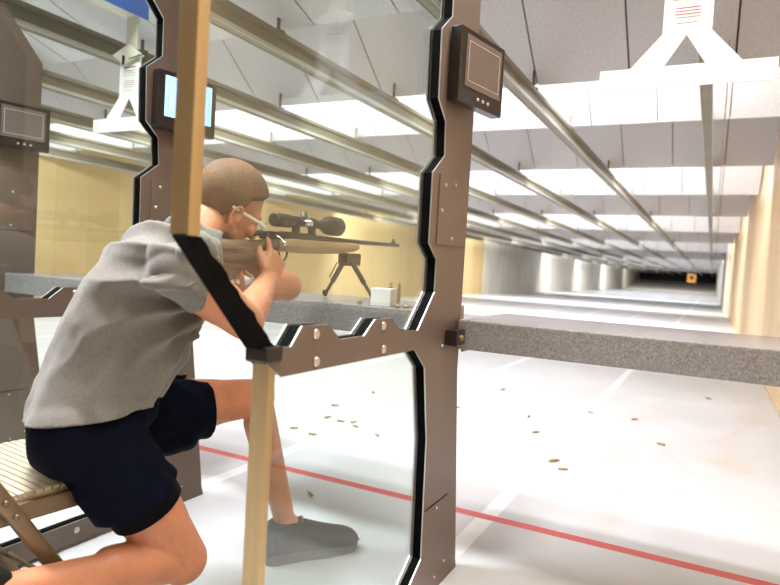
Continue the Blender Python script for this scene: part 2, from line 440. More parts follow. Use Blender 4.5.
def make_divider():
    r = empty('lane_divider')
    for s in (1, -1):
        bm = bmesh.new(); a, b = (.0165, .0205) if s > 0 else (-.0205, -.0165)
        prism(bm, PLATE, 'X', a, b, 0, 1)
        sp = link_bm('side_plate', bm, [M['brown'], M['edge']], r)
        # cover plate and foot seam on the outer face
        f = .0205*s; g = .0245*s
        bm = bmesh.new(); box(bm, (min(f, g), 1.652, 1.074), (max(f, g), 1.875, 1.272), bev=.0012); cp = link_bm('cover_plate', bm, M['brown'], r)
        for (y, z) in [(1.69, 1.245), (1.765, 1.255), (1.76, 1.095), (1.672, 1.17)]:
            bm = bmesh.new(); lathe(bm, (g, y, z), (s, 0, 0), [(0, .0055), (.003, .0055), (.0045, .003)], 12); link_bm('screw', bm, M['bolt'], cp)
        bm = bmesh.new(); box(bm, (min(f, f+s*.0015), 1.692, .286), (max(f, f+s*.0015), 1.872, .2885)); link_bm('foot_seam', bm, M['rubber'], r)
        for (y, z) in [(1.067, .856), (1.073, .799), (1.361, .856), (1.368, .798), (1.747, .775), (1.88, .77), (1.783, .270), (1.796, .047), (1.87, .07), (1.15, .055), (1.40, .055)]:
            small = y > 1.7
            rr = .0045 if small else .011
            bm = bmesh.new(); lathe(bm, (f, y, z), (s, 0, 0), [(0, rr), (.003, rr*.95), (.005, rr*.6), (.005, rr*.35), (.003, rr*.3)], 16); link_bm('bolt', bm, M['bolt'], r, True)
    core = inset(PLATE, .003)
    bm = bmesh.new(); prism(bm, core, 'X', -.0163, .0163); link_bm('rubber_core', bm, M['rubber'], r)
    # glass: two panes fixed in the core
    up = [(.735, 2.12), (.735, 1.03), (.935, .83), (1.64, .83), (1.64, .80), (1.64, .80), (1.70, .93), (1.70, 1.03), (1.635, 1.07), (1.635, 1.27), (1.70, 1.33), (1.70, 1.42), (1.64, 1.47), (1.64, 1.66), (1.70, 1.72), (1.70, 1.857), (1.58, 1.97), (1.53, 2.12)]
    up = [(.735, 2.12), (.735, 1.03), (.935, .83), (1.72, .83), (1.72, 2.12)]
    lo = [(.935, .80), (.935, .07), (1.72, .07), (1.72, .80)]
    bm = bmesh.new(); prism(bm, up, 'X', -.004, .004); link_bm('upper_glass_pane', bm, M['glass'], r)
    bm = bmesh.new(); prism(bm, lo, 'X', -.004, .004); link_bm('lower_glass_pane', bm, M['glass'], r)
    bm = bmesh.new(); box(bm, (-.021, .709, 1.03), (.018, .735, 2.12), bev=.002); link_bm('upper_tube', bm, M['tube'], r)
    bm = bmesh.new(); box(bm, (-.02, .922, 0), (.019, .942, .812), bev=.002); link_bm('lower_tube', bm, M['tube'], r)
    bm = bmesh.new(); box(bm, (-.026, .905, .812), (.026, .955, .842), bev=.005); link_bm('tube_cap', bm, M['casing'], r)
    n = 14; A = [V((0, .706, 1.03)), V((0, .892, .84))]; B = [V((0, .742, 1.03)), V((0, .948, .836))]
    pa = []; pb = []
    for i in range(n+1):
        t = i/n; a = A[0].lerp(A[1], t); b = B[0].lerp(B[1], t)
        pa.append((a.y, a.z)); pb.append((b.y+.0035*math.sin(i*2.3)+.002*math.sin(i*5.1), b.z))
    bm = bmesh.new(); prism(bm, pa+pb[::-1], 'X', -.014, .014); link_bm('rubber_strip', bm, M['rubber'], r)
    return r
DX = [-.7275, -1.865, -3.04]
dl = ['brown steel and glass divider between the shooter and the empty right bench',
      'brown steel and glass divider on the far side of the shooter',
      'grey-brown steel and glass lane divider at the left edge of the photo']
d0 = make_divider()
for k, x in enumerate(DX):
    d = d0 if k == 0 else copy_tree(d0)
    d.location = (x, .105 if k == 2 else 0, 0); tag(d, dl[k], 'divider', 'lane dividers')

# ---------------------------------------------------------------- benches
def bench(x0, x1, z, label):
    r = empty('shooting_bench', ((x0+x1)/2, 2.09, 0)); hw = (x1-x0)/2
    bm = bmesh.new(); box(bm, (-hw, -.25, z-.092), (hw, .25, z), bev=.004); link_bm('bench_slab', bm, M['bench'], r)
    for s in (-1, 1):
        bm = bmesh.new(); box(bm, (s*hw-.004 if s > 0 else -hw-.004, -.20, z-.105), (s*hw+.004, .18, z-.02)); link_bm('side_bracket', bm, M['brown'], r)
    tag(r, label, 'bench', 'shooting benches')
    return r
bench(-.695, .32, .850, 'grey speckled bench at the right with nothing on it')
bench(-1.832, -.86, .866, 'grey bench carrying the rifle bipod and white box')
bench(-3.008, -2.02, .866, 'empty grey bench seen behind the shooter\'s back at the left')
# small fixing block under the right bench's left end
bm = bmesh.new(); box(bm, (-.703, 1.76, .775), (-.665, 1.83, .822), bev=.003); o = link_bm('bench_clamp', bm, M['casing'])
b2 = bmesh.new(); lathe(b2, (-.665, 1.795, .798), (1, 0, 0), [(0, .009), (.006, .009), (.008, .005)], 14); link_bm('clamp_bolt', b2, M['brass'], o)
tag(o, 'small black clamp on the divider post at the left end of the empty bench', 'clamp')

# ---------------------------------------------------------------- monitors
def monitor(name, loc, rz, on, label, w=.245, h=.208, d=.036):
    r = empty(name, loc, rz)
    bm = bmesh.new(); box(bm, (-d, 0, -h/2), (0, w, h/2), bev=.003); link_bm('monitor_housing', bm, M['casing'], r)
    bm = bmesh.new(); box(bm, (-.002, .028, -h/2+.045), (.003, w-.022, h/2-.018), bev=.001)
    s = link_bm('screen', bm, M['screen_on'] if on else M['screen'], r)
    if on: s['label'] = 'lit pale blue screen'
    y0, y1, z0, z1 = .04, w-.034, -h/2+.062, h/2-.034; t = .0016
    bm = bmesh.new()
    for (a, b) in [((y0, z0), (y1, z0+t)), ((y0, z1-t), (y1, z1)), ((y0, z0), (y0+t, z1)), ((y1-t, z0), (y1, z1))]:
        box(bm, (.003, a[0], a[1]), (.0036, b[0], b[1]))
    link_bm('screen_frame_line', bm, M['screen_txt'] if on else M['screen_line'], s)
    for k in range(3):
        bm = bmesh.new(); c = w*.42+k*.028; lathe(bm, (0, c, -h/2+.022), (1, 0, 0), [(0, .005), (.003, .005), (.004, .003)], 12); link_bm('button', bm, M['screen_line'], r)
    # wedge bracket to the post
    bm = bmesh.new(); prism(bm, [(-d, .03), (-d, .22), (-.0855, .22), (-.0452, .03)], 'Z', -h/2+.03, h/2-.03); link_bm('mounting_bracket', bm, M['casing'], r)
    tag(r, label, 'monitor', 'lane monitors on the dividers')
    return r
monitor('lane_monitor', (-.668, 1.655, 1.583), math.radians(-12), False, 'black monitor with dark screen on the divider post beside the empty right bench')
monitor('lane_monitor', (-1.806, 1.630, 1.557), math.radians(-12), True, 'black monitor with lit blue screen, partly hidden behind the brass-toned tube')
monitor('lane_monitor', (-2.9805, 1.752, 1.562), math.radians(-12), False, 'black monitor with dark bluish screen on the divider at the left edge')

# ---------------------------------------------------------------- target hangers
def hanger(loc, label, carriage):
    r = empty('target_hanger', loc)
    outer = [(-.236, 0), (-.236, .062), (-.148, .062), (-.0655, .155), (-.0655, .30), (.0655, .30), (.0655, .155), (.148, .062), (.236, .062), (.236, 0)]
    bm = bmesh.new()
    prism(bm, [(-.236, 0), (-.236, .062), (.236, .062), (.236, 0)], 'Y', -.003, .003)
    prism(bm, [(-.148, .062), (-.0655, .155), (0, .148), (-.055, .062)], 'Y', -.003, .003)
    prism(bm, [(.055, .062), (0, .148), (.0655, .155), (.148, .062)], 'Y', -.003, .003)
    prism(bm, [(-.0655, .155), (-.0655, .322), (.0655, .322), (.0655, .155), (0, .148)], 'Y', -.003, .003)
    pl = link_bm('hanger_plate', bm, M['white'], r)
    rnd = random.Random(3)
    rows = [(.283, .0075, 1, .9), (.270, .0035, 1, .8), (.260, .003, 0, 1), (.249, .003, 0, .95), (.224, .003, 1, .8), (.215, .003, 1, .8), (.206, .003, 1, .8), (.197, .003, 0, .75), (.181, .0025, 0, .6)]
    for (z, hh, isred, wd) in rows:
        bm = bmesh.new(); x = -.045*wd
        pts_top = []; pts_bot = []
        k = 0
        while x < .045*wd:
            a_ = rnd.uniform(.3, 1.)*hh; pts_top.append((x, z+hh*.5+a_*.55)); pts_bot.append((x, z+hh*.35-rnd.uniform(0, .2)*hh)); x += .0022
        prism(bm, pts_top+pts_bot[::-1], 'Y', -.0036, -.003); link_bm('print_line', bm, M['red'] if isred else M['greyprint'], pl)
    bm = bmesh.new(); prism(bm, [(-.10, .345), (-.02, .295), (.075, .335), (.0, .385)], 'Y', -.02, .012); link_bm('clip_block', bm, M['cream'], r)
    bm = bmesh.new(); capsule(bm, (-.02, -.025, .30), (-.02, -.025, .33), .006, .006, 8); capsule(bm, (.01, -.02, .32), (.13, -.02, .335), .002, .002, 8); link_bm('clip_lever', bm, M['steel'], r)
    bm = bmesh.new(); box(bm, (-.035, .0, .36), (.035, .008, .53)); link_bm('drop_arm', bm, M['cream'], r)
    bm = bmesh.new(); box(bm, (-.05, -.33, .515), (.05, .03, .66), bev=.004); c = link_bm('carriage', bm, M['cream'], r)
    bm = bmesh.new(); box(bm, (.051, -.30, .505), (.062, .035, .66)); link_bm('blue_cover', bm, M['blue'], c)
    tag(r, label, 'target hanger', 'target hangers')
    return r
hanger((-.118, 2.03, 1.576), 'white A-shaped target hanger at the top right above the empty bench', True)
hanger((-2.43, 2.03, 1.553), 'white A-shaped target hanger under a blue carriage at the upper left', True)
# target far down the range on the shooter's rail
r = empty('paper_target', (-1.27, 46.5, 0)); tag(r, 'tiny orange target card hanging far down the range', 'target')
bm = bmesh.new(); box(bm, (-.27, -.01, 1.15), (.27, .01, 1.72)); link_bm('target_card', bm, M['target'], r)
bm = bmesh.new(); lathe(bm, (0, -.011, 1.47), (0, -1, 0), [(0, .13), (.002, .13)], 24); link_bm('bullseye', bm, M['tbull'], r)
bm = bmesh.new(); box(bm, (-.02, -.008, 1.72), (.02, .008, 2.24)); link_bm('card_hanger', bm, M['rail'], r)

# ---------------------------------------------------------------- spent cases on the floor
cas = [(-2.164, 3.087), (-2.003, 3.049), (-2.156, 3.447), (-2.306, 3.772), (-2.036, 3.414), (-1.959, 3.446), (-1.904, 3.365), (-1.699, 3.271), (-2.323, 4.362), (-1.598, 4.32),
       (-1.088, 4.406), (-.933, 3.989), (-.694, 3.452), (-.623, 3.318), (-.43, 4.857), (-.214, 4.225), (.035, 6.237), (-.746, 4.863), (-1.478, 2.252), (-.699, 3.427), (-1.541, 5.271)]
def case_mesh(L=.05, r=.0065):
    bm = bmesh.new(); lathe(bm, (-L/2, 0, 0), (1, 0, 0), [(0, r*.9), (.003, r), (.004, r*.8), (.006, r), (L*.72, r*.95), (L*.8, r*.62), (L, r*.6)], 14); return bm
g = 'spent brass cases scattered on the floor'
c0 = None
for k, (x, y) in enumerate(cas):
    if c0 is None: c0 = link_bm('cartridge_case', case_mesh(), M['brass'], smooth=True); o = c0
    else: o = c0.copy(); col.objects.link(o)
    o.location = (x, y, .0066); o.rotation_euler = (0, 0, random.uniform(0, 3.1))
    tag(o, 'small spent brass case lying on the pale range floor', 'cartridge case', g)

# things on the shooter's bench
ZS = .866
o = empty('cartridge_box', (-1.008, 1.93, ZS)); o.rotation_euler = (0, 0, math.radians(8)); tag(o, 'small white box standing on the bench in front of the rifle', 'box')
bm = bmesh.new(); box(bm, (-.036, -.032, 0), (.036, .032, .058), bev=.002); link_bm('box_body', bm, M['boxw'], o)
bm = bmesh.new(); box(bm, (-.0365, -.0325, .046), (.0365, .0325, .0595), bev=.001); link_bm('box_lid', bm, M['boxw'], o)
for k, (x, y) in enumerate([(-1.062, 2.085), (-1.036, 2.105)]):
    r = empty('rifle_cartridge', (x, y, ZS))
    bm = bmesh.new(); lathe(bm, (0, 0, 0), (0, 0, 1), [(0, .0065), (.002, .0075), (.003, .006), (.005, .0075), (.05, .0072), (.062, .006), (.066, .006)], 14); link_bm('case', bm, M['brass'], r, True)
    bm = bmesh.new(); lathe(bm, (0, 0, .066), (0, 0, 1), [(0, .0058), (.010, .005), (.018, .002)], 12); link_bm('bullet', bm, M['tan'], r, True)
    tag(r, ['left', 'right'][k] + ' one of two brass cartridges standing upright behind the white box', 'cartridge', 'cartridges standing behind the white box')
for k, (x, y) in enumerate([(-1.085, 1.90), (-1.10, 1.93), (-.935, 1.89), (-.915, 1.91), (-.900, 1.90), (-.925, 1.93)]):
    o = c0.copy(); col.objects.link(o); o.scale = (.55, .8, .8); o.location = (x, y, ZS+.0055); o.rotation_euler = (0, 0, random.uniform(0, 3))
    if k < 2: tag(o, 'brass case lying on the bench to the left of the white box', 'cartridge case', 'cases left of the white box')
    else: tag(o, 'small brass case lying on the bench to the right of the white box', 'cartridge case', 'cases right of the white box')

# ---------------------------------------------------------------- rifle
RX = -1.262
rf = empty('hunting_rifle', (RX, 1.60, 1.03)); rf.rotation_euler = (math.radians(1.2), 0, 0)
tag(rf, 'scoped bolt-action rifle with dark laminated wooden stock resting on a bipod', 'rifle')
def Yl(y): return y-1.60
# stock: side outline in (Y, Z) world, turned into a rounded solid
def loft(bm, secs, seg=16, mi=0):
    """secs: (y, zc, half width, half height) superellipse sections"""
    prev = None
    for (y, zc, hw, hh) in secs:
        ring = []
        for k in range(seg):
            a = 2*math.pi*k/seg; cx, cz = math.cos(a), math.sin(a)
            e = .75
            ring.append(bm.verts.new((hw*math.copysign(abs(cx)**e, cx), y, zc+hh*math.copysign(abs(cz)**e, cz))))
        if prev:
            for k in range(seg): bm.faces.new((prev[k], prev[(k+1) % seg], ring[(k+1) % seg], ring[k])).material_index = mi
        else: bm.faces.new(ring[::-1]).material_index = mi
        prev = ring
    bm.faces.new(prev).material_index = mi
bm = bmesh.new()
loft(bm, [(-.345, -.050, .021, .072), (-.33, -.050, .023, .076), (-.26, -.046, .024, .074), (-.20, -.040, .024, .068), (-.15, -.028, .023, .056), (-.10, -.010, .021, .040), (-.05, .006, .019, .026),
          (-.01, .014, .019, .023), (.04, .020, .021, .021)])
link_bm('butt_stock', bm, M['stock'], rf, True)
bm = bmesh.new()
loft(bm, [(.04, .020, .021, .021), (.10, .022, .024, .024), (.16, .020, .025, .025), (.30, .020, .025, .024), (.42, .022, .024, .022), (.52, .027, .022, .018), (.555, .030, .018, .013), (.565, .030, .008, .006)])
o = link_bm('forend', bm, M['tan'], rf, True); o['label'] = 'tan wooden fore-end'
bm = bmesh.new(); box(bm, (-.022, -.352, -.112), (.022, -.343, .024), bev=.003); link_bm('butt_pad', bm, M['rubber'], rf)
bm = bmesh.new(); lathe(bm, (0, .06, .049), (0, 1, 0), [(0, .014), (.01, .0165), (.16, .0165), (.165, .0155), (.22, .0125), (.5, .0095), (.862, .0085), (.866, .0085), (.866, .004)], 20); link_bm('barrel', bm, M['steel'], rf, True)
bm = bmesh.new(); prism(bm, [(.845, .056), (.892, .056), (.892, .060), (.882, .076), (.876, .076), (.866, .062)], 'X', -.003, .003); link_bm('front_sight', bm, M['steel'], rf)
bm = bmesh.new(); box(bm, (-.015, .0, .034), (.015, .18, .062), bev=.004); box(bm, (-.012, -.03, .036), (.012, .02, .060), bev=.004)
lathe(bm, (0, -.075, .052), (0, 1, 0), [(0, .006), (.004, .0095), (.05, .0095)], 14); link_bm('receiver', bm, M['steel'], rf)
bm = bmesh.new(); capsule(bm, (.014, .03, .05), (.05, .02, .028), .0045, .004, 10); ellipsoid(bm, (.054, .018, .025), (.009, .009, .009), seg=12); link_bm('bolt_handle', bm, M['chrome'], rf, True)
bm = bmesh.new()
pts = []
for i in range(13):
    t = i/12; a = math.pi*t; pts.append(V((0, .065-.042*math.cos(a), -.002-.036*math.sin(a))))
for i in range(12): capsule(bm, pts[i], pts[i+1], .0035, .0035, 8, 2)
capsule(bm, (0, .06, 0), (0, .072, -.024), .003, .002, 8, 2)
link_bm('trigger_guard', bm, M['steel'], rf, True)
# scope
sz = .100
bm = bmesh.new(); lathe(bm, (0, .03, sz), (0, 1, 0), [(0, .017), (0, .0215), (.004, .0225), (.05, .022), (.055, .0205), (.06, .022), (.085, .021), (.10, .0145), (.255, .0145), (.29, .022), (.31, .0325), (.33, .035), (.385, .035), (.387, .031), (.382, .031), (.382, 0)], 28)
sco = link_bm('scope', bm, M['scope'], rf, True)
bm = bmesh.new()
for y in (.140, .235):
    lathe(bm, (0, y, sz), (0, 1, 0), [(0, .0145), (0, .0195), (.022, .0195), (.022, .0145)], 20)
    box(bm, (-.011, y+.001, .058), (.011, y+.021, sz-.012), bev=.002)
link_bm('scope_ring', bm, M['scope'], sco)
bm = bmesh.new(); lathe(bm, (0, .195, sz), (0, 0, 1), [(0, .013), (.024, .013), (.025, .011), (.038, .011), (.039, .006)], 18); link_bm('top_turret', bm, M['scope'], sco, True)
bm = bmesh.new(); lathe(bm, (0, .195, sz), (1, 0, 0), [(0, .013), (.022, .013), (.024, .011), (.034, .011)], 18); o = link_bm('side_turret', bm, M['chrome'], sco, True); o['label'] = 'bright side turret'
bm = bmesh.new(); lathe(bm, (0, .0325, sz), (0, 1, 0), [(0, .016), (.002, .016)], 20); link_bm('eyepiece_lens', bm, M['screen'], sco)
# bipod
bm = bmesh.new(); box(bm, (-.022, .46, -.035), (.022, .565, .004), bev=.005); box(bm, (-.03, .475, -.045), (.03, .55, -.028), bev=.006); bip = link_bm('bipod', bm, M['steel'], rf)
zf = ZS-1.03
for s in (-1, 1):
    top = V((s*.022, .50, -.035)); ft = V((s*.108, .515, zf-.0105+.012))
    mid = top.lerp(ft, .52)
    bm = bmesh.new(); capsule(bm, top, mid, .010, .010, 12); capsule(bm, mid, ft, .0068, .0068, 12)
    lathe(bm, mid, (ft-top), [(0, .0105), (.008, .0105)], 12)
    lg = link_bm('bipod_leg', bm, M['steel'], bip, True)
    bm = bmesh.new(); capsule(bm, ft-V((0, 0, -.006)), ft, .012, .0095, 12); link_bm('rubber_foot', bm, M['rubber'], lg, True)
    bm = bmesh.new(); capsule(bm, top+V((s*.012, -.025, .0)), mid+V((s*-.0, -.03, .01)), .0025, .0025, 8); link_bm('leg_spring', bm, M['steel'], lg, True)

# rear support bag under the butt
bm = bmesh.new(); ellipsoid(bm, (0, 0, 0), (.045, .06, .022)); bm = blend(bm, .006, 3)
for v in bm.verts: v.co += v.normal*.004*noise.noise(v.co*25)
o = link_bm('white_cloth', bm, M['boxw'], smooth=True, loc=(-1.29, 1.50, .938)); tag(o, 'crumpled white cloth held under the rifle butt', 'cloth')

# ---------------------------------------------------------------- shooter
HR = (-1.300, 1.035, .555); HL = (-1.455, 1.160, .550)
KR = (-1.205, 1.235, .192); AR = (-1.28, .80, .275)
KL = (-1.295, 1.625, .552); AL = (-1.215, 1.715, .115)
SR = (-1.118, 1.092, .962); SL = (-1.43, 1.40, 1.00)
ER = (-1.078, 1.292, .838); WR = (-1.205, 1.540, .938)
EL = (-1.285, 1.745, .915); WL = (-1.335, 1.545, .893)
# knees and elbows are tuned to where the photograph shows them
HC = V((-1.315, 1.478, 1.157)); pitch = math.radians(-24)
HROT = Matrix.Rotation(math.radians(-16), 3, 'Z') @ Matrix.Rotation(pitch, 3, 'X') @ Matrix.Rotation(math.radians(14), 3, 'Y')
def hp(p): return HC + HROT @ (V(p)*1.07)

def hand(bm, wrist, palm_dir, normal, side, curl, spread=.12, scale=1.0, base=.0):
    """palm plus four bent fingers and a thumb. palm_dir: wrist->knuckles, normal: back of the hand, side: towards the thumb"""
    w = V(wrist); d = V(palm_dir).normalized(); n = V(normal); n = (n-d*n.dot(d)).normalized(); s = d.cross(n)
    if s.dot(V(side)) < 0: s = -s
    k0 = w+d*.085*scale
    # palm
    for j in range(4):
        off = s*(.030-.020*j)*scale
        capsule(bm, w+d*.012+off*.6, k0+off*1.0-d*abs(j-1)*.004, .0155*scale, .0125*scale, 14, 4)
    lens = [(.042, .026, .021), (.047, .029, .022), (.043, .027, .021), (.034, .021, .019)]
    for j in range(4):
        off = s*(.030-.020*j)*scale
        p = k0+off-d*abs(j-1)*.004; a = 0
        cj = curl[j]
        dirv = (d+s*(.10-.07*j)*spread*5).normalized()
        for m_, ln in enumerate(lens[j]):
            a += cj[m_]
            v = dirv*math.cos(a)-n*math.sin(a)
            q = p+v*ln*scale
            capsule(bm, p, q, (.0098-.0008*m_)*scale, (.0092-.0010*m_)*scale, 12, 4); p = q
    # thumb from the side of the palm near the wrist
    t0 = w+d*.025*scale+s*.026*scale; a1 = (d*.8+s*.55-n*.35).normalized(); t1 = t0+a1*.040*scale
    a2 = (d*.95+s*.15-n*.45).normalized(); t2 = t1+a2*.032*scale; a3 = (d*.8-s*.25-n*.6).normalized(); t3 = t2+a3*.025*scale
    capsule(bm, t0, t1, .0165*scale, .012*scale, 12, 4); capsule(bm, t1, t2, .0115*scale, .0105*scale, 12, 4); capsule(bm, t2, t3, .0105*scale, .009*scale, 12, 4)

def ear(bm, s):
    for i in range(9):
        a = math.pi*(-.42+1.55*i/8); r1 = .026; c = V((s*.082, -.012-.016*math.cos(a)*1.0, -.022+.030*math.sin(a)*1.0))
        a2 = math.pi*(-.42+1.55*(i+1)/8) if i < 8 else a
        c2 = V((s*.082, -.012-.016*math.cos(a2), -.022+.030*math.sin(a2)))
        capsule(bm, hp(c+V((s*.005, 0, 0))), hp(c2+V((s*.005, 0, 0))), .0048, .0048, 8, 3)
    ellipsoid(bm, hp((s*.078, -.006, -.026)), (.007, .015, .026), HROT)
    ellipsoid(bm, hp((s*.079, .002, -.050)), (.006, .009, .010), HROT)

def build_body():
    bm = bmesh.new(); E = lambda c, r, rt=None: ellipsoid(bm, c, r, rt)
    # head
    E(hp((0, -.006, .030)), (.076, .098, .090), HROT)
    E(hp((0, .030, .000)), (.066, .072, .080), HROT)
    E(hp((0, .042, -.055)), (.052, .052, .058), HROT)
    E(hp((0, .062, -.092)), (.028, .026, .022), HROT)
    for s in (-1, 1):
        capsule(bm, hp((s*.058, .0, -.055)), hp((s*.026, .070, -.092)), .016, .016)
        E(hp((s*.043, .070, -.030)), (.020, .018, .018), HROT)
        capsule(bm, hp((s*.016, .090, .014)), hp((s*.048, .076, .012)), .0095, .009)
        E(hp((s*.030, .080, -.008)), (.014, .011, .011), HROT)
        ear(bm, s)
        E(hp((s*.011, .103, -.044)), (.008, .009, .007), HROT)
    capsule(bm, hp((0, .092, .004)), hp((0, .112, -.038)), .0085, .0125)
    capsule(bm, hp((-.017, .089, -.068)), hp((.017, .089, -.068)), .0065, .0065)
    capsule(bm, hp((-.014, .087, -.078)), hp((.014, .087, -.078)), .0070, .0070)
    # neck and trunk
    capsule(bm, hp((0, -.030, -.050)), (-1.295, 1.30, 1.02), .055, .058)
    capsule(bm, (-1.285, 1.285, 1.01), (-1.20, 1.205, .985), .05, .05); capsule(bm, (-1.285, 1.285, 1.01), (-1.40, 1.38, 1.0), .05, .05)
    rt = Matrix.Rotation(math.radians(37), 3, 'Z') @ Matrix.Rotation(math.radians(-30), 3, 'X')
    # chest, waist, pelvis
    ellipsoid(bm, (-1.298, 1.178, .90), (.150, .092, .15), rt)
    ellipsoid(bm, (-1.335, 1.115, .76), (.140, .092, .15), rt)
    ellipsoid(bm, (-1.370, 1.085, .62), (.145, .112, .12), Matrix.Rotation(math.radians(32), 3, 'Z'))
    ellipsoid(bm, (-1.320, .995, .555), (.095, .105, .10)); ellipsoid(bm, (-1.435, 1.085, .555), (.095, .105, .10))
    # arms
    for (S, E_, W_) in ((SR, ER, WR), (SL, EL, WL)):
        S, E_, W_ = V(S), V(E_), V(W_)
        ellipsoid(bm, S, (.062, .062, .062))
        capsule(bm, S, E_, .060, .051); capsule(bm, S.lerp(E_, .3), S.lerp(E_, .65), .0605, .057)
        ellipsoid(bm, E_, (.050, .050, .050))
        capsule(bm, E_, E_.lerp(W_, .35), .046, .047); capsule(bm, E_.lerp(W_, .3), W_, .046, .030)
    # right leg kneels, left foot stands forward
    capsule(bm, HR, KR, .098, .066); capsule(bm, V(HR).lerp(V(KR), .3), V(HR).lerp(V(KR), .7), .094, .078)
    ellipsoid(bm, KR, (.066, .066, .064))
    capsule(bm, KR, AR, .058, .034); capsule(bm, V(KR).lerp(V(AR), .15)+V((0, 0, .01)), V(KR).lerp(V(AR), .45)+V((0, 0, .01)), .058, .052)
    capsule(bm, AR, V(AR)+V((-.005, -.10, -.09)), .034, .032)
    capsule(bm, HL, KL, .092, .060); capsule(bm, V(HL).lerp(V(KL), .3), V(HL).lerp(V(KL), .7), .090, .072)
    ellipsoid(bm, KL, (.060, .060, .062))
    capsule(bm, KL, AL, .052, .034); cb = V((.006, -.022, 0)); capsule(bm, V(KL).lerp(V(AL), .18)+cb, V(KL).lerp(V(AL), .42)+cb, .050, .044)
    ellipsoid(bm, V(AL)+V((.01, 0, .005)), (.037, .040, .038))
    capsule(bm, V(AL)+V((-.01, -.02, -.05)), V(AL)+V((.08, .11, -.082)), .033, .022)
    # hands: right on the grip, left under the butt
    hand(bm, WR, (-.10, .50, .78), (1, -.12, .05), (-.1, -.7, .7), [(.45, .35, .3), (1.0, 1.25, .8), (1.05, 1.3, .8), (1.1, 1.3, .8)], scale=1.06)
    hand(bm, WL, (.55, -.75, .18), (.1, .2, -1), (.7, .7, .3), [(.5, .7, .5), (.55, .75, .5), (.6, .8, .5), (.65, .8, .6)], scale=.95)
    bm = blend(bm, .0042, 5, .5)
    return bm

bmB = build_body()
from mathutils.bvhtree import BVHTree
bmB.normal_update(); BODY = BVHTree.FromBMesh(bmB)
person = link_bm('person', bmB, M['skin'], smooth=True)
tag(person, 'man in grey t-shirt and dark shorts half kneeling on a chair, aiming a rifle', 'person')

# hair
bm = bmesh.new(); ellipsoid(bm, (0, 0, 0), (1, 1, 1), seg=96)
for v in bm.verts:
    n = v.co.copy()
    # head-local hair shell following the skull
    base = V((n.x*.0785, -.009+n.y*.103, .030+n.z*.0930))
    line = .018 + .060*max(0, n.y) - .050*max(0, -n.y) - .02*max(0, 1-abs(n.y)*2.5)      # hairline height by front/back
    front = n.y > .80
    zz = base.z - line
    k = max(0, min(1, zz/.014+.5)) if n.y > -.2 else max(0, min(1, (base.z+.066)/.016))
    if n.y > .15: k *= max(0, min(1, (base.z-(.035+.05*(n.y-.15)))/.012))
    thick = -.010 + .0165*k + .0012*noise.noise(n*40)*k
    v.co = hp(base + V((n.x, n.y, n.z))*thick)
link_bm('hair', bm, M['hair'], person, True)

# ---- t-shirt
def sleeve(bm, s, e, r0, r1, t1):
    d = (e-s).normalized(); L = (e-s).length; up = V((0, 0, 1)); x = (up-d*up.dot(d)).normalized(); y = d.cross(x)
    prev = None; n = 56
    for i in range(19):
        t = -.20+(t1+.20)*i/18; c = s+d*(t*L); u = i/18
        r = r0*math.sqrt(max(.02, 1-max(0, .35-u)**2*5))+(r1-r0)*u
        if i == 18: r += .0015
        ring = [bm.verts.new(c+(x*math.cos(2*math.pi*k/n)+y*math.sin(2*math.pi*k/n))*r+d*(.042*u*math.cos(2*math.pi*k/n))-V((0, 0, .004*u))) for k in range(n)]
        if prev:
            for k in range(n): bm.faces.new((prev[k], prev[(k+1) % n], ring[(k+1) % n], ring[k]))
        prev = ring
def push_out(bm, gap, skip=None):
    """keep cloth outside the skin"""
    bm.normal_update()
    for v in bm.verts:
        loc, no, ix, dist = BODY.find_nearest(v.co)
        if loc is None: continue
        sd = (v.co-loc).dot(no)
        if sd < gap and dist < .06: v.co = loc+no*gap
